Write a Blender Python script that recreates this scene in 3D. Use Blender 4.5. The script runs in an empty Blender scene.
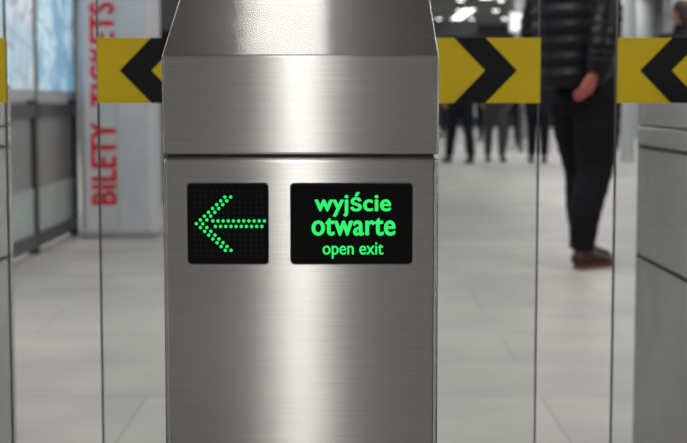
import bpy, bmesh, math, random
from mathutils import Vector, Matrix, Euler
random.seed(4)
scn = bpy.context.scene
scn.view_settings.view_transform = 'Standard'
COL = scn.collection
CAMZ = 0.90

# ---------------------------------------------------------------- materials
def newmat(name):
    m = bpy.data.materials.new(name); m.use_nodes = True
    return m, m.node_tree, m.node_tree.nodes['Principled BSDF']
def pmat(name, col, rough=0.5, metal=0.0, emis=None, es=0.0, var=0.06, vscale=8.0, spec=0.5, bump=0.0, bscale=60.0, emvar=False):
    m, nt, b = newmat(name)
    b.inputs['Roughness'].default_value = rough
    b.inputs['Metallic'].default_value = metal
    b.inputs['Specular IOR Level'].default_value = spec
    tc = nt.nodes.new('ShaderNodeTexCoord')
    n = nt.nodes.new('ShaderNodeTexNoise'); n.inputs['Scale'].default_value = vscale; n.inputs['Detail'].default_value = 4
    nt.links.new(tc.outputs['Object'], n.inputs['Vector'])
    r = nt.nodes.new('ShaderNodeValToRGB')
    c0 = [max(0, c*(1-var)) for c in col]; c1 = [min(1, c*(1+var)) for c in col]
    r.color_ramp.elements[0].position = .3; r.color_ramp.elements[1].position = .7
    r.color_ramp.elements[0].color = (*c0, 1); r.color_ramp.elements[1].color = (*c1, 1)
    nt.links.new(n.outputs['Fac'], r.inputs['Fac']); nt.links.new(r.outputs['Color'], b.inputs['Base Color'])
    if emis:
        b.inputs['Emission Color'].default_value = (*emis, 1); b.inputs['Emission Strength'].default_value = es
        if emvar: nt.links.new(r.outputs['Color'], b.inputs['Emission Color'])
    if bump > 0:
        n2 = nt.nodes.new('ShaderNodeTexNoise'); n2.inputs['Scale'].default_value = bscale; n2.inputs['Detail'].default_value = 5
        nt.links.new(tc.outputs['Object'], n2.inputs['Vector'])
        bp = nt.nodes.new('ShaderNodeBump'); bp.inputs['Strength'].default_value = bump; bp.inputs['Distance'].default_value = .01
        nt.links.new(n2.outputs['Fac'], bp.inputs['Height']); nt.links.new(bp.outputs['Normal'], b.inputs['Normal'])
    return m

def steel(name, col=(.53,.522,.505), rough=.26, aniso=-.83, grain=.13, broad=.26):
    """brushed stainless: horizontal brushing -> reflections stretched vertically"""
    m = bpy.data.materials.new(name); m.use_nodes = True
    nt = m.node_tree; nt.nodes.clear()
    out = nt.nodes.new('ShaderNodeOutputMaterial')
    g = nt.nodes.new('ShaderNodeBsdfAnisotropic')
    tc = nt.nodes.new('ShaderNodeTexCoord')
    mp = nt.nodes.new('ShaderNodeMapping'); mp.inputs['Scale'].default_value = (12, 12, 1000)
    nt.links.new(tc.outputs['Object'], mp.inputs['Vector'])
    n = nt.nodes.new('ShaderNodeTexNoise'); n.inputs['Scale'].default_value = 1.0; n.inputs['Detail'].default_value = 4
    nt.links.new(mp.outputs['Vector'], n.inputs['Vector'])
    n3 = nt.nodes.new('ShaderNodeTexNoise'); n3.inputs['Scale'].default_value = 9; n3.inputs['Detail'].default_value = 6
    nt.links.new(tc.outputs['Object'], n3.inputs['Vector'])
    add = nt.nodes.new('ShaderNodeMath'); add.operation = 'MULTIPLY_ADD'; add.inputs[1].default_value = .55
    sc = nt.nodes.new('ShaderNodeMath'); sc.operation='MULTIPLY'; sc.inputs[1].default_value=.45
    nt.links.new(n3.outputs['Fac'], sc.inputs[0])
    nt.links.new(n.outputs['Fac'], add.inputs[0]); nt.links.new(sc.outputs[0], add.inputs[2])
    r = nt.nodes.new('ShaderNodeValToRGB')
    r.color_ramp.elements[0].position = .3; r.color_ramp.elements[1].position = .7
    r.color_ramp.elements[0].color = (*[c*(1-grain) for c in col], 1)
    r.color_ramp.elements[1].color = (*[min(1, c*(1+grain)) for c in col], 1)
    nt.links.new(add.outputs[0], r.inputs['Fac']); nt.links.new(r.outputs['Color'], g.inputs['Color'])
    g.inputs['Roughness'].default_value = rough
    g.inputs['Anisotropy'].default_value = aniso
    cx = nt.nodes.new('ShaderNodeCombineXYZ'); cx.inputs[2].default_value = 1.0
    nt.links.new(cx.outputs[0], g.inputs['Tangent'])
    bp = nt.nodes.new('ShaderNodeBump'); bp.inputs['Strength'].default_value = .05; bp.inputs['Distance'].default_value = .0006
    nt.links.new(n.outputs['Fac'], bp.inputs['Height']); nt.links.new(bp.outputs['Normal'], g.inputs['Normal'])
    g2 = nt.nodes.new('ShaderNodeBsdfAnisotropic'); g2.inputs['Roughness'].default_value = .50
    g2.inputs['Anisotropy'].default_value = -.5
    nt.links.new(cx.outputs[0], g2.inputs['Tangent']); nt.links.new(r.outputs['Color'], g2.inputs['Color'])
    mx = nt.nodes.new('ShaderNodeMixShader'); mx.inputs[0].default_value = broad
    nt.links.new(g.outputs[0], mx.inputs[1]); nt.links.new(g2.outputs[0], mx.inputs[2])
    nt.links.new(mx.outputs[0], out.inputs['Surface'])
    return m

def glassmat(name, tint=(.945,.955,.95), rough=.02, ior=1.25):
    m = bpy.data.materials.new(name); m.use_nodes = True
    nt = m.node_tree; nt.nodes.clear()
    out = nt.nodes.new('ShaderNodeOutputMaterial')
    t = nt.nodes.new('ShaderNodeBsdfTransparent'); t.inputs['Color'].default_value = (*tint, 1)
    g = nt.nodes.new('ShaderNodeBsdfGlossy'); g.inputs['Roughness'].default_value = rough
    fr = nt.nodes.new('ShaderNodeFresnel'); fr.inputs['IOR'].default_value = ior
    mx = nt.nodes.new('ShaderNodeMixShader')
    nt.links.new(fr.outputs[0], mx.inputs[0]); nt.links.new(t.outputs[0], mx.inputs[1]); nt.links.new(g.outputs[0], mx.inputs[2])
    nt.links.new(mx.outputs[0], out.inputs['Surface'])
    return m

M = {}
M['steel'] = steel('brushed_steel')
M['steel_side'] = steel('brushed_steel_side', col=(.40,.40,.40), rough=.35, aniso=-.5)
M['black'] = pmat('black_gap', (.012,.012,.012), .6)
M['display'] = pmat('display_black', (.003,.0035,.003), .3, var=.2, spec=.15)
M['green'] = pmat('led_green', (.005,.02,.008), .6, emis=(.030,.90,.17), es=1.0, var=.02, spec=.1)
M['unlit'] = pmat('led_unlit', (.010,.014,.011), .5, spec=.2)
M['glass'] = glassmat('clear_glass')
M['glass_satin'] = glassmat('satin_glass', (.80,.83,.81), .45, 1.3)
M['glass_edge'] = pmat('glass_edge', (.05,.055,.055), .3)
M['yellow'] = pmat('yellow_film', (.97,.70,.012), .5, var=.02, spec=.3)
M['bfilm'] = pmat('black_film', (.008,.008,.010), .5, spec=.25)
M['dark'] = pmat('dark_metal', (.05,.052,.055), .4, .3)
M['grey'] = pmat('grey_paint', (.33,.34,.35), .4)
M['white'] = pmat('white_panel', (.50,.51,.54), .4)
M['red'] = pmat('red_lettering', (.60,.008,.010), .6, spec=.2)
M['skin'] = pmat('skin', (.50,.22,.16), .5)
M['hair'] = pmat('hair_brown', (.05,.03,.02), .6, bump=.6, bscale=120)
M['eye'] = pmat('eye_dark', (.05,.04,.03), .2)
M['lampglow'] = pmat('lamp_diffuser', (.9,.9,.9), .5, emis=(1,.98,.95), es=4)
M['ceil'] = pmat('ceiling_paint', (.16,.16,.16), .8, vscale=1)
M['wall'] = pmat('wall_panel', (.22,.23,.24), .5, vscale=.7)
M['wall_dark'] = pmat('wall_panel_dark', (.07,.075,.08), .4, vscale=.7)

def floormat():
    m, nt, b = newmat('floor_tiles')
    tc = nt.nodes.new('ShaderNodeTexCoord')
    br = nt.nodes.new('ShaderNodeTexBrick')
    br.inputs['Scale'].default_value = 1.0
    br.inputs['Brick Width'].default_value = 1.2; br.inputs['Row Height'].default_value = .6
    br.inputs['Mortar Size'].default_value = .004; br.inputs['Mortar Smooth'].default_value = .2
    br.inputs['Color1'].default_value = (.375,.37,.355,1); br.inputs['Color2'].default_value = (.43,.425,.41,1)
    br.inputs['Mortar'].default_value = (.29,.285,.27,1)
    nt.links.new(tc.outputs['Object'], br.inputs['Vector'])
    n = nt.nodes.new('ShaderNodeTexNoise'); n.inputs['Scale'].default_value = 2.2; n.inputs['Detail'].default_value = 6
    nt.links.new(tc.outputs['Object'], n.inputs['Vector'])
    r = nt.nodes.new('ShaderNodeValToRGB')
    r.color_ramp.elements[0].position=.3; r.color_ramp.elements[1].position=.72
    r.color_ramp.elements[0].color=(.78,.78,.79,1); r.color_ramp.elements[1].color=(1.06,1.05,1.03,1)
    nt.links.new(n.outputs['Fac'], r.inputs['Fac'])
    mx = nt.nodes.new('ShaderNodeMix'); mx.data_type='RGBA'; mx.blend_type='MULTIPLY'; mx.inputs['Factor'].default_value=1
    nt.links.new(br.outputs['Color'], mx.inputs['A']); nt.links.new(r.outputs['Color'], mx.inputs['B'])
    nt.links.new(mx.outputs['Result'], b.inputs['Base Color'])
    b.inputs['Roughness'].default_value = .5; b.inputs['Specular IOR Level'].default_value=.35
    return m
M['floor'] = floormat()

# ---------------------------------------------------------------- helpers
def link(o, parent=None):
    COL.objects.link(o)
    if parent: o.parent = parent
    return o
def empty(name, loc=(0,0,0), rz=0):
    e = bpy.data.objects.new(name, None); e.empty_display_size = .1
    e.location = loc; e.rotation_euler = (0,0,rz); COL.objects.link(e); return e
def mesh_from_bm(name, bm, mat, parent=None, smooth=False):
    bmesh.ops.recalc_face_normals(bm, faces=bm.faces)
    me = bpy.data.meshes.new(name); bm.to_mesh(me); bm.free()
    mats = mat if isinstance(mat, list) else [mat]
    for mm in mats: me.materials.append(mm)
    if smooth:
        for p in me.polygons: p.use_smooth = True
    return link(bpy.data.objects.new(name, me), parent)
def box(name, x0,x1,y0,y1,z0,z1, mat, parent=None, bev=0, seg=3):
    bm = bmesh.new()
    bmesh.ops.create_cube(bm, size=1, matrix=Matrix.Translation(((x0+x1)/2,(y0+y1)/2,(z0+z1)/2)) @ Matrix.Diagonal((x1-x0,y1-y0,z1-z0,1)))
    o = mesh_from_bm(name, bm, mat, parent)
    if bev:
        md = o.modifiers.new('bevel','BEVEL'); md.width=bev; md.segments=seg; md.limit_method='ANGLE'
        for p in o.data.polygons: p.use_smooth=True
        md.harden_normals=True
    return o
def prism_x(name, prof, x0, x1, mat, parent=None, bev=0, seg=3):
    bm = bmesh.new()
    a = [bm.verts.new((x0,y,z)) for y,z in prof]; b = [bm.verts.new((x1,y,z)) for y,z in prof]
    bm.faces.new(a); bm.faces.new(b[::-1]); n=len(prof)
    for i in range(n): bm.faces.new((a[i],a[(i+1)%n],b[(i+1)%n],b[i]))
    o = mesh_from_bm(name, bm, mat, parent)
    if bev:
        md = o.modifiers.new('bevel','BEVEL'); md.width=bev; md.segments=seg; md.limit_method='ANGLE'; md.angle_limit=.2
        for p in o.data.polygons: p.use_smooth=True
        md.harden_normals=True
    return o
def poly_xz(name, polys, y, mat, parent=None, thick=.0006):
    bm = bmesh.new()
    for pts in polys:
        a = [bm.verts.new((x,y,z)) for x,z in pts]; b=[bm.verts.new((x,y+thick,z)) for x,z in pts]
        n=len(pts); bm.faces.new(a); bm.faces.new(b[::-1])
        for i in range(n): bm.faces.new((a[i],a[(i+1)%n],b[(i+1)%n],b[i]))
    return mesh_from_bm(name, bm, mat, parent)
def rrect(x0,x1,z0,z1,r,n=6):
    pts=[]
    for cx,cz,a0 in ((x1-r,z1-r,0),(x0+r,z1-r,90),(x0+r,z0+r,180),(x1-r,z0+r,270)):
        for i in range(n+1):
            a=math.radians(a0+90*i/n); pts.append((cx+r*math.cos(a),cz+r*math.sin(a)))
    return pts
def text(name, s, x0,x1,z0,z1, y, mat, parent=None, bold=0.0, vertical=False, spacing=1.0):
    """bold = stroke thickening in metres (shifted, slightly stacked copies of the outline)"""
    cu = bpy.data.curves.new(name,'FONT'); cu.body=s; cu.size=1; cu.space_character=spacing; cu.resolution_u=6
    o = bpy.data.objects.new(name+'_c', cu); COL.objects.link(o)
    bpy.context.view_layer.update()
    dg = bpy.context.evaluated_depsgraph_get()
    me = bpy.data.meshes.new_from_object(o.evaluated_get(dg)); bpy.data.objects.remove(o)
    bm=bmesh.new()
    vs=[v.co.copy() for v in me.vertices]; fs=[list(p.vertices) for p in me.polygons]
    ax0=min(v.x for v in vs); ax1=max(v.x for v in vs); ay0=min(v.y for v in vs); ay1=max(v.y for v in vs)
    h=bold/2; x0+=h; x1-=h; z0+=h*.6; z1-=h*.6
    sh=[(0,0)] if bold==0 else [(h*math.cos(k*math.pi/4),.6*h*math.sin(k*math.pi/4)) for k in range(8)]+[(0,0)]
    if vertical: sh=[(b,a) for a,b in sh]
    for j,(dx,dz) in enumerate(sh):
        nv=[]
        for v in vs:
            u=(v.x-ax0)/(ax1-ax0); w=(v.y-ay0)/(ay1-ay0)
            if vertical: p=(x1-(x1-x0)*w+dx, y-j*.00001, z0+(z1-z0)*u+dz)
            else: p=(x0+(x1-x0)*u+dx, y-j*.00001, z0+(z1-z0)*w+dz)
            nv.append(bm.verts.new(p))
        for f in fs:
            try: bm.faces.new([nv[i] for i in f])
            except ValueError: pass
    me2=bpy.data.meshes.new(name); bm.to_mesh(me2); bm.free(); me2.materials.append(mat)
    return link(bpy.data.objects.new(name, me2), parent)

# ---------------------------------------------------------------- room
X0,X1,Y0,Y1,H = -6.0, 9.0, -9.0, 48.0, 3.4
box('floor', X0,X1,Y0,Y1,-.1,0, M['floor'])
box('ceiling', X0,X1,Y0,Y1,H,H+.1, M['ceil'])
box('wall_left', X0-.15,X0,Y0,Y1,0,H, M['wall'])
box('wall_right', X1,X1+.15,Y0,Y1,0,H, M['wall'])
box('wall_back', X0,X1,Y0-.15,Y0,0,H, M['wall_dark'])
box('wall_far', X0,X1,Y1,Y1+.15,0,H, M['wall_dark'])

# ceiling lamps
def ceiling_lamp(x,y,L=6,w=.3,P=94):
    e = empty('ceiling_lamp',(x,y,H))
    box('housing',-w/2-.03,w/2+.03,-L/2-.03,L/2+.03,-.06,0,M['grey'],e)
    box('diffuser',-w/2,w/2,-L/2,L/2,-.066,-.06,M['lampglow'],e)
    ld = bpy.data.lights.new('tube_light','AREA'); ld.shape='RECTANGLE'; ld.size=w; ld.size_y=L; ld.energy=P; ld.color=(1,.985,.96)
    lo = bpy.data.objects.new('tube_light',ld); lo.location=(0,0,-.08); link(lo,e)
for x in (-3.6,3.4,6.4):
    for y in (-5,4,13,22,31,41):
        ceiling_lamp(x,y)
ceiling_lamp(-.22,-5,6,.12,84)
ceiling_lamp(-.22,6.4,5,.3,75)
for y in (17,26,35,43): ceiling_lamp(-.22,y,5,.3,70)

# ---------------------------------------------------------------- pedestals
def pedestal(x0,x1,full=False):
    e = empty('turnstile_pedestal',((x0+x1)/2,2.25,0))
    cx=(x0+x1)/2; a=x0-cx; b=x1-cx; yf=1.4-2.25; yb=3.1-2.25
    box('body',a,b,yf,yb,0.0,.8425,M['steel'],e,bev=.005)
    box('joint',a+.005,b-.005,yf+.005,yb-.005,.842,.8465,M['black'],e)
    prof=[(yf,.846),(yf,.9447),(1.60-2.25,1.030),(1.85-2.25,1.035),(2.12-2.25,.935),(yb,.935),(yb,.846)]
    prism_x('head_housing',prof,a,b,M['steel'],e,bev=.0028)
    for s,xx in ((-1,a),(1,b)):
        for z in (.80,.56):
            box('side_joint',xx-.0015,xx+.0015,yf+.03,yb-.02,z-.004,z+.004,M['black'],e)
        box('side_joint_front',xx-.0012,xx+.0012,yf+.028,yf+.031,.02,.84,M['black'],e)
    return e,cx,yf
e,cx,yf = pedestal(-.1813,.0955)
pedestal(.65,.927); pedestal(-1.012,-.735)
Z=lambda py: CAMZ-.0835-(py-184)*.001009
X=lambda px: (px-343.5)*.001004-cx
f=yf-.0012
poly_xz('corner_groove',[[(X(433.2),.01),(X(433.8),.01),(X(433.8),.84),(X(433.2),.84)]],yf-.0003,M['black'],e,.0008)
for k,(a,b) in enumerate(((188,268),(291,412))):
    poly_xz('display_bezel_%d'%(k+1),[rrect(X(a)-.0008,X(b)+.0008,Z(264)-.0002,Z(183)+.0002,.0045)],f+.0004,M['dark'],e,.0015)
    poly_xz('display_window_%d'%(k+1),[rrect(X(a),X(b),Z(263.3),Z(184),.004)],f,M['display'],e,.0014)
dots=[]
def disc(px,py,r=.0017):
    return [(X(px)+r*math.cos(t*math.pi/5),Z(py)+r*math.sin(t*math.pi/5)) for t in range(10)]
for k in range(8):
    for sgn in (-1,1):
        if k==0 and sgn==1: continue
        dots.append(disc(196.5+4.1*k,223.5+sgn*3.8*k))
        dots.append(disc(203+4.0*k,223.5+sgn*3.8*k))
for k in range(11):
    dots.append(disc(213+5.15*k,220.7)); 
for k in range(10):
    dots.append(disc(215.6+5.15*k,226.2))
poly_xz('led_arrow',dots,f-.0006,M['green'],e,.0004)
grid=[disc(195+5.6*i,191+5.4*j,.0011) for i in range(13) for j in range(13)]
poly_xz('led_grid_unlit',grid,f-.0001,M['unlit'],e,.0003)
text('text_line_1','wyjście',X(314.5),X(391),Z(216.5),Z(192),f-.0005,M['green'],e,bold=.0015,spacing=1.05)
text('text_line_2','otwarte',X(311.5),X(395.5),Z(235.5),Z(217.5),f-.0005,M['green'],e,bold=.0016,spacing=1.05)
text('text_line_3','open exit',X(322.5),X(383.5),Z(258.5),Z(242),f-.0005,M['green'],e,bold=.0006)

# ---------------------------------------------------------------- gate leaves
def leaf(xr, xt):
    """xr = hinge x (at pedestal), xt = free edge x"""
    y=2.24; g=empty('glass_gate_leaf',(0,y,0)); a,b=min(xr,xt),max(xr,xt)
    s=1 if xt>xr else -1
    bm=bmesh.new()
    bmesh.ops.create_cube(bm,size=1,matrix=Matrix.Translation(((a+b)/2,0,.70))@Matrix.Diagonal((b-a-.004,.010,1.16,1)))
    for fc in bm.faces:
        fc.material_index = 0 if abs(fc.normal.y)>.9 else 1
    mesh_from_bm('glass_pane',bm,[M['glass'],M['glass_edge']],g)
    box('polished_edge',xt-s*.002-.0010,xt-s*.002+.0010,-.0052,.0052,.12,1.28,M['glass_edge'],g)
    z0,z1=.8955,.9986; zm=(z0+z1)/2
    for side,yy in ((0,-.0068),(1,.0056)):
        box('yellow_band_%d'%side,a+.002,b-.0005,yy,yy+.0012,z0,z1,M['yellow'],g)
    w=.050; run=.050; tip=xt-s*.038
    polys=[]
    pts=[(tip-s*run,z1),(tip,zm),(tip-s*run,z0),(tip-s*(run+w),z0),(tip-s*w,zm),(tip-s*(run+w),z1)]
    polys+= [[pts[0],pts[1],pts[4],pts[5]],[pts[1],pts[2],pts[3],pts[4]]]
    poly_xz('chevrons',polys,-.0078,M['bfilm'],g,.0008)
    poly_xz('chevrons_rear',polys,.0070,M['bfilm'],g,.0008)
    for z in (.30,.78):
        box('hinge_clamp',xr if s>0 else xr-.03, xr+.03 if s>0 else xr, -.012,.012,z-.03,z+.03,M['steel_side'],g,bev=.003)
leaf(.0975,.313); leaf(.648,.4325); leaf(-.183,-.3927); leaf(-.733,-.536)

# ---------------------------------------------------------------- people
def tube(bm, pts, rad, seg=14, cap=True):
    pts=[Vector(p) for p in pts]; n=len(pts); rings=[]
    for i,p in enumerate(pts):
        t=(pts[min(i+1,n-1)]-pts[max(i-1,0)]).normalized()
        ref=Vector((1,0,0)) if abs(t.x)<.9 else Vector((0,1,0))
        v=t.cross(ref).normalized(); u=v.cross(t).normalized()
        r=rad[i]; r1,r2=(r,r) if not isinstance(r,(tuple,list)) else r
        rings.append([bm.verts.new(p+u*r1*math.cos(2*math.pi*k/seg)+v*r2*math.sin(2*math.pi*k/seg)) for k in range(seg)])
    for i in range(n-1):
        for k in range(seg):
            bm.faces.new((rings[i][k],rings[i][(k+1)%seg],rings[i+1][(k+1)%seg],rings[i+1][k]))
    if cap:
        bm.faces.new(rings[0][::-1]); bm.faces.new(rings[-1])
def ball(bm,c,r,seg=16):
    r=r if isinstance(r,(tuple,list)) else (r,r,r)
    bmesh.ops.create_uvsphere(bm,u_segments=seg,v_segments=seg//2+2,radius=1,matrix=Matrix.Translation(c)@Matrix.Diagonal((*r,1)))
def interp(keys, t):
    for i in range(len(keys)-1):
        a,b=keys[i],keys[i+1]
        if a[0]<=t<=b[0]:
            f=(t-a[0])/(b[0]-a[0]); f=f*f*(3-2*f)*.5+f*.5
            return [a[j]+(b[j]-a[j])*f for j in range(1,len(a))]
    return list(keys[-1][1:])
def fuse(o,vox,sm=3):
    md=o.modifiers.new('remesh','REMESH'); md.mode='VOXEL'; md.voxel_size=vox; md.use_smooth_shade=True
    s=o.modifiers.new('smooth','SMOOTH'); s.iterations=sm; s.factor=.5
def path(joints, radii, per=8):
    P=[];R=[]
    for i in range(len(joints)-1):
        for k in range(per):
            f=k/per; P.append(Vector(joints[i]).lerp(Vector(joints[i+1]),f)); a=radii[i]; b=radii[i+1]; R.append(a+(b-a)*f)
    P.append(Vector(joints[-1])); R.append(radii[-1])
    for _ in range(3):
        P=[P[0]]+[(P[i-1]+P[i]*2+P[i+1])/4 for i in range(1,len(P)-1)]+[P[-1]]
    return P,R

def person(loc, heading, jacket, trousers, shoes, h=1.78, stride=.12, puffy=True, vox=.014, hem=.90, armswing=.06, hair=None, build=1.0, sole=None, legw=1.0, lean=0.0, skin=None, wristz=.925, jbuild=None):
    e=empty('pedestrian',loc,heading); s=h/1.78; e.scale=(s,s,s)
    mj=jacket; hair=hair or M['hair']; skin=skin or M['skin']
    B=build; upper=[]
    bm=bmesh.new()
    keysT=[(.80,.135,.115),(.90,.165,.125),(1.02,.155,.115),(1.10,.150,.11)]
    zs=[.80+.03*i for i in range(11)]
    tube(bm,[(0,0,z) for z in zs],[(interp(keysT,z)[0]*B,interp(keysT,z)[1]*B*(.6+.4*legw)) for z in zs],20)
    feet=[]
    for sd,st in ((-1,stride),(1,-stride)):
        hip=(.085*sd,0,.88); ank=(.095*sd,st,.10); 
        knee=(.095*sd,st*.5+.035,.49)
        P,R=path([hip,(.092*sd,st*.25+.02,.68),knee,(.095*sd,st*.8+.0,.30),ank],[.100*B*legw,.092*B*legw,.072*B*legw,.066*B*legw,.060*B],7)
        R=[r*(1+.035*math.sin(i*2.3+sd)) for i,r in enumerate(R)]
        tube(bm,P,R,16)
        ball(bm,hip,.100*B)
        feet.append(ank)
    o=mesh_from_bm('trousers',bm,trousers,e); fuse(o,vox,3)
    for i,(ank,sd) in enumerate(zip(feet,(-1,1))):
        bm=bmesh.new(); ax,ay,az=ank; bz=az-.10
        keys=[(-.085,.030,.030,.045),(-.06,.038,.048,.055),(-.01,.040,.055,.06),(.05,.042,.045,.050),(.11,.048,.034,.040),(.16,.042,.026,.032),(.19,.024,.016,.026)]
        P=[(ax+sd*.012*(k[0]+.08)/.27,ay+k[0]+.03,bz+k[3]) for k in keys]
        tube(bm,P,[(k[1],k[2]*.95) for k in keys],16)
        tube(bm,[(ax,ay,bz+.05),(ax,ay,bz+.10),(ax,ay,bz+.14)],[.042,.043,.044],14)
        o=mesh_from_bm('shoe_%d'%(i+1),bm,shoes,e); fuse(o,.008,3)
        bm=bmesh.new()
        ks=[(-.075,.024),(-.05,.036),(0,.038),(.05,.041),(.11,.049),(.16,.044),(.195,.022)]
        L=[(ax+sd*.006-w,ay+.03+y) for y,w in ks]; Rr=[(ax+sd*.006+w,ay+.03+y) for y,w in ks[::-1]]
        pts=L+Rr; a=[bm.verts.new((x,y,bz)) for x,y in pts]; b=[bm.verts.new((x,y,bz+.024)) for x,y in pts]
        bm.faces.new(a); bm.faces.new(b[::-1])
        for k in range(len(pts)): bm.faces.new((a[k],a[(k+1)%len(pts)],b[(k+1)%len(pts)],b[k]))
        mesh_from_bm('sole_%d'%(i+1),bm,sole or M['black'],e)
    B=jbuild or build
    bm=bmesh.new()
    keysJ=[(hem,.178,.150),(hem+.05,.190,.160),(1.05,.188,.155),(1.15,.192,.155),(1.28,.205,.158),(1.38,.208,.148),(1.44,.180,.130),(1.49,.110,.095),(1.53,.075,.080),(1.57,.072,.078)]
    N=60; zs=[hem+(1.57-hem)*i/N for i in range(N+1)]
    def puff(z): return (1+.085*abs(math.sin(z*math.pi/.08))-.03) if puffy and z<1.47 else 1.0
    tube(bm,[(0,-.012*math.sin((z-hem)*3),z) for z in zs],[(interp(keysJ,z)[0]*puff(z)*B,interp(keysJ,z)[1]*puff(z)*B) for z in zs],28)
    wr=[]
    for sd,sw in ((-1,-armswing),(1,armswing)):
        shd=(.185*sd*B,0,1.415); el=(.255*sd*B,-.04+sw*.4,1.16); wt=(.235*sd*B,.05+sw*1.6,wristz)
        P,R=path([shd,(.225*sd*B,-.01,1.30),el,(.248*sd*B,sw*.9,1.04),wt],[.078*B,.074*B,.066*B,.060*B,.050*B],9)
        if puffy: R=[r*(1+.14*abs(math.sin(i*math.pi/3.0))) for i,r in enumerate(R)]
        tube(bm,P,R,16); ball(bm,shd,.085*B); wr.append((P[-1],(P[-1]-P[-4]).normalized(),sd))
    o=mesh_from_bm('jacket',bm,mj,e); fuse(o,vox*.8,2); upper.append(o)
    for i,(w,d,sd) in enumerate(wr):
        bm=bmesh.new()
        fw=Vector((0,1,0)); fw=(fw-d*fw.dot(d)).normalized()
        inn=Vector((-sd,0,0))
        tube(bm,[w-d*.03,w+d*.01,w+d*.045,w+d*.085],[(.024,.024),(.020,.027),(.016,.038),(.014,.040)],12)
        for k,(off,ln) in enumerate(((.030,.070),(.010,.078),(-.010,.073),(-.029,.058))):
            b0=w+d*.075+fw*off; cur=[b0,b0+d*ln*.45+inn*.004,b0+d*ln*.75+inn*.016,b0+d*ln*.92+inn*.032]
            tube(bm,cur,[.0095,.0088,.008,.0065],8)
        b0=w+d*.03+fw*.030
        tube(bm,[b0,b0+fw*.022+d*.022+inn*.008,b0+fw*.030+d*.046+inn*.014,b0+fw*.028+d*.062+inn*.018],[.013,.011,.010,.007],8)
        o=mesh_from_bm('hand_%d'%(i+1),bm,skin,e); fuse(o,.0045,1); upper.append(o)
    bm=bmesh.new()
    tube(bm,[(0,-.005,1.48),(0,0,1.54),(0,.01,1.60)],[(.060,.062),(.056,.060),(.056,.062)],16)
    ball(bm,(0,-.005,1.685),(.076,.096,.092),24)
    ball(bm,(0,.030,1.625),(.055,.062,.068),20)
    ball(bm,(0,.072,1.590),(.026,.022,.020),14)
    tube(bm,[(0,.088,1.690),(0,.102,1.665),(0,.112,1.645),(0,.098,1.636)],[(.009,.008),(.011,.010),(.016,.013),(.012,.008)],10)
    ball(bm,(0,.086,1.612),(.024,.012,.006),12); ball(bm,(0,.085,1.602),(.021,.012,.007),12)
    for sd in (-1,1):
        ball(bm,(.077*sd,-.008,1.655),(.009,.020,.032),12)
        ball(bm,(.030*sd,.080,1.695),(.024,.012,.006),10)
    o=mesh_from_bm('head',bm,skin,e); fuse(o,.006,2); upper.append(o)
    bm=bmesh.new()
    for sd in (-1,1): ball(bm,(.030*sd,.084,1.677),(.012,.009,.006),12)
    upper.append(mesh_from_bm('eyes',bm,M['eye'],e,True))
    bm=bmesh.new()
    ball(bm,(0,-.018,1.705),(.086,.102,.086),24); ball(bm,(0,-.052,1.650),(.072,.062,.080),20)
    o=mesh_from_bm('hair',bm,hair,e); fuse(o,.008,2); upper.append(o)
    for o in upper: o.location=(0,lean,0)
    return e

jk=pmat('black_puffer',(.004,.004,.006),.38,bump=.25,bscale=35,spec=.22)
tr=pmat('black_trousers',(.005,.005,.007),.8,bump=.3,bscale=25,spec=.15)
sh=pmat('brown_boots',(.035,.015,.010),.5,spec=.3)
so=pmat('boot_sole',(.10,.035,.022),.6)
hand=pmat('skin_flushed',(.40,.10,.08),.5)
person((1.305,7.60,0),math.radians(-50),jk,tr,sh,h=1.84,stride=.12,vox=.011,hem=.94,build=1.08,jbuild=1.05,sole=so,legw=1.18,lean=-.11,armswing=-.10,skin=hand,wristz=1.0)
c_navy=pmat('navy_coat',(.008,.010,.018),.7,spec=.2); c_grey=pmat('grey_coat',(.07,.07,.08),.8); c_beige=pmat('beige_coat',(.25,.21,.17),.8)
c_black=pmat('black_coat',(.007,.007,.008),.7,spec=.2)
t_blk=pmat('dark_jeans',(.006,.007,.012),.8,spec=.2); t_gry=pmat('grey_trousers',(.05,.05,.06),.8)
person((1.68,20.2,0),math.radians(15),c_navy,t_blk,sh,stride=.20,vox=.022,puffy=False,hem=.82,build=1.12)
person((2.25,20.8,0),math.radians(180),c_grey,t_gry,sh,h=1.72,stride=.14,vox=.022,puffy=False)
person((2.86,20.6,0),math.radians(170),c_navy,t_blk,sh,h=1.75,stride=.10,vox=.022,puffy=False,hem=.7,build=1.1)
person((2.92,12.2,0),math.radians(30),c_black,t_blk,sh,h=1.76,stride=.15,vox=.018,puffy=True)
person((3.35,28,0),math.radians(0),c_beige,t_blk,sh,stride=.15,vox=.03,puffy=False)
person((3.1,31,0),math.radians(160),c_black,t_blk,sh,stride=.12,vox=.03,puffy=False)
person((2.55,34,0),math.radians(20),c_grey,t_blk,sh,stride=.15,vox=.03,puffy=False)

# ---------------------------------------------------------------- ticket column
e=empty('ticket_column',(-1.48,9.35,0))
box('column_body',-.245,.245,-.2,.2,0,H,M['white'],e,bev=.05,seg=5)
box('column_plinth',-.25,.25,-.205,.205,0,.06,M['grey'],e,bev=.02)
box('panel_joint',.0,.008,-.2015,-.199,.06,H-.01,M['grey'],e)
text('lettering_bilety','BILETY',-.172,-.002,.22,.755,-.2025,M['red'],e,bold=.016,vertical=True,spacing=1.12)
text('lettering_tickets','TICKETS',-.172,-.002,.86,1.53,-.2025,M['red'],e,bold=.016,vertical=True,spacing=1.12)

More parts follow.
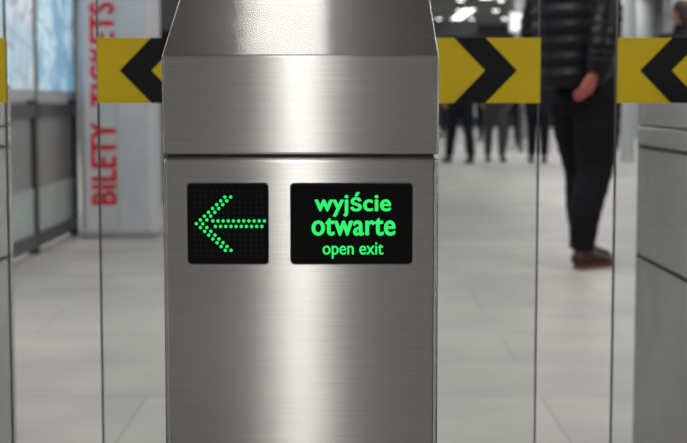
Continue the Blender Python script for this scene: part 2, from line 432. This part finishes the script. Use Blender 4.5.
# information board with glazed base, running along the passage
def mapmat(name, base, base2, es):
    m,nt,b=newmat(name)
    tc=nt.nodes.new('ShaderNodeTexCoord')
    v=nt.nodes.new('ShaderNodeTexVoronoi'); v.feature='DISTANCE_TO_EDGE'; v.inputs['Scale'].default_value=6
    nt.links.new(tc.outputs['Object'],v.inputs['Vector'])
    n=nt.nodes.new('ShaderNodeTexNoise'); n.inputs['Scale'].default_value=3
    nt.links.new(tc.outputs['Object'],n.inputs['Vector'])
    r=nt.nodes.new('ShaderNodeValToRGB'); r.color_ramp.elements[0].position=.42; r.color_ramp.elements[1].position=.56
    r.color_ramp.elements[0].color=(*base,1); r.color_ramp.elements[1].color=(*base2,1)
    nt.links.new(n.outputs['Fac'],r.inputs['Fac'])
    r2=nt.nodes.new('ShaderNodeValToRGB'); r2.color_ramp.elements[0].position=.02; r2.color_ramp.elements[1].position=.05
    nt.links.new(v.outputs['Distance'],r2.inputs['Fac'])
    mx=nt.nodes.new('ShaderNodeMix'); mx.data_type='RGBA'
    nt.links.new(r2.outputs['Color'],mx.inputs['Factor']); mx.inputs['A'].default_value=(.22,.28,.34,1)
    nt.links.new(r.outputs['Color'],mx.inputs['B'])
    nt.links.new(mx.outputs['Result'],b.inputs['Base Color']); nt.links.new(mx.outputs['Result'],b.inputs['Emission Color'])
    b.inputs['Emission Strength'].default_value=es; b.inputs['Roughness'].default_value=.5  # added glow in the map colours brightens posters that face away at a grazing angle
    b.inputs['Specular IOR Level'].default_value=.2
    return m
poster=mapmat('map_poster_blue',(.16,.33,.48),(.42,.58,.66),.6)
poster2=mapmat('map_poster_white',(.52,.56,.58),(.34,.46,.54),.5)
frost=pmat('frosted_panel',(.30,.36,.34),.4,var=.12,vscale=3)
e=empty('map_display_stand',(-1.82,0,0))
for y in (5.9,7.05,8.2,9.42):
    box('post',-.03,.03,y-.025,y+.025,0,2.15,M['dark'],e,bev=.006)
box('base_rail',-.03,.03,5.9,9.42,.04,.12,M['dark'],e)
box('mid_rail',-.03,.03,5.9,9.42,.80,.88,M['dark'],e)
for i,(a,b) in enumerate(((5.94,7.02),(7.08,8.17),(8.23,9.39))):
    box('glass_infill_%d'%i,-.004,.004,a,b,.12,.80,M['glass_satin'],e)
    box('frosted_lower_%d'%i,-.003,.010,a,b,.12,.36,frost,e)
    box('board_frame_%d'%i,-.03,.026,a,b,.90,2.12,M['grey'],e)
    box('poster_%d'%i,.026,.029,a+.03,b-.03,.96,2.09,poster if i>1 else poster2,e)
    box('lower_rail_%d'%i,-.012,.012,a,b,.36,.385,M['grey'],e)
# ticket machine behind the column
e=empty('ticket_machine',(-1.35,12.5,0))
box('cabinet',-.45,.45,-.35,.35,0,1.95,M['wall_dark'],e,bev=.03)
box('screen',-.28,.12,-.362,-.35,1.15,1.5,M['display'],e)
box('payment_panel',.18,.38,-.362,-.35,1.0,1.5,M['grey'],e)
box('ticket_tray',-.2,.2,-.365,-.35,.6,.78,M['black'],e)

# ---------------------------------------------------------------- background hall
shop=pmat('lit_shopfront',(.36,.43,.47),.3,emis=(1,1,1),es=.4,var=.5,vscale=1.2,emvar=True)
for i in range(8):
    xa=X0+.4+i*1.8
    e=empty('shop_window',(xa,Y1-.05,0))
    box('pane',0,1.55,-.02,.03,.35,2.6,shop,e)
    box('frame_top',-.08,1.63,-.06,.03,2.6,2.72,M['dark'],e); box('frame_bottom',-.08,1.63,-.06,.03,.0,.35,M['dark'],e)
    box('mullion',-.1,-.0,-.06,.03,.35,2.6,M['dark'],e)
for (x,y,r) in ((4.15,20.5,.10),(4.3,33,.3),(7.0,33,.3),(-.5,33,.3),(6.2,26,.3)):
    e=empty('hall_column',(x,y,0))
    bm=bmesh.new(); 
    tube(bm,[(0,0,.0),(0,0,.08),(0,0,.081),(0,0,H)],[r*1.25,r*1.25,r,r],28)
    mesh_from_bm('shaft',bm,M['white'] if r<.2 else M['grey'],e)
def sign(x,y,z,w,h,mat):
    e=empty('hanging_sign',(x,y,0))
    box('sign_box',-w/2,w/2,-.06,.06,z-h/2,z+h/2,M['dark'],e)
    box('sign_face',-w/2+.03,w/2-.03,-.066,-.06,z-h/2+.03,z+h/2-.03,mat,e)
    for s in (-1,1): box('rod',s*w*.35-.01,s*w*.35+.01,-.01,.01,z+h/2,H,M['dark'],e)
lit=pmat('lit_sign',(.8,.8,.8),.4,emis=(.95,.97,1),es=.5)
sign(3.75,30,2.55,.5,.45,lit); sign(2.6,36,2.75,1.6,.4,M['dark']); sign(6.2,24,2.5,1.4,.4,M['grey'])
spot=pmat('downlight_glow',(.9,.9,.9),.5,emis=(1,.97,.9),es=5)
for i in range(7):
    for j in range(5):
        e=empty('downlight',(.9+i*1.0+.3*(j%2),27+j*4,H))
        bm=bmesh.new(); tube(bm,[(0,0,-.03),(0,0,0)],[.11,.11],16); mesh_from_bm('ring',bm,M['grey'],e)
        bm=bmesh.new(); tube(bm,[(0,0,-.05),(0,0,-.03)],[.07,.08],16); mesh_from_bm('lens',bm,spot,e)

# glazed partition far right / centre
e=empty('glass_partition',(0,24.5,0))
for i in range(5):
    x=1.2+i*.95
    box('partition_post_%d'%i,x-.03,x+.03,-.03,.03,0,1.15,M['dark'],e)
    if i<4: box('partition_pane_%d'%i,x+.03,x+.92,-.005,.005,.1,1.1,M['glass'],e)
box('partition_rail',1.17,5.03,-.025,.025,1.15,1.2,M['grey'],e)

# ---------------------------------------------------------------- world + camera
w=bpy.data.worlds.new('world'); scn.world=w; w.use_nodes=True
w.node_tree.nodes['Background'].inputs[0].default_value=(.8,.85,.9,1); w.node_tree.nodes['Background'].inputs[1].default_value=.3
cd=bpy.data.cameras.new('camera'); cam=bpy.data.objects.new('camera',cd); COL.objects.link(cam)
cd.sensor_width=36; cd.lens=1400/687*36
cam.location=(0,0,CAMZ); cam.rotation_euler=(math.radians(90-4.95),0,0)
cd.dof.use_dof=True; cd.dof.focus_distance=1.405; cd.dof.aperture_fstop=10
scn.camera=cam
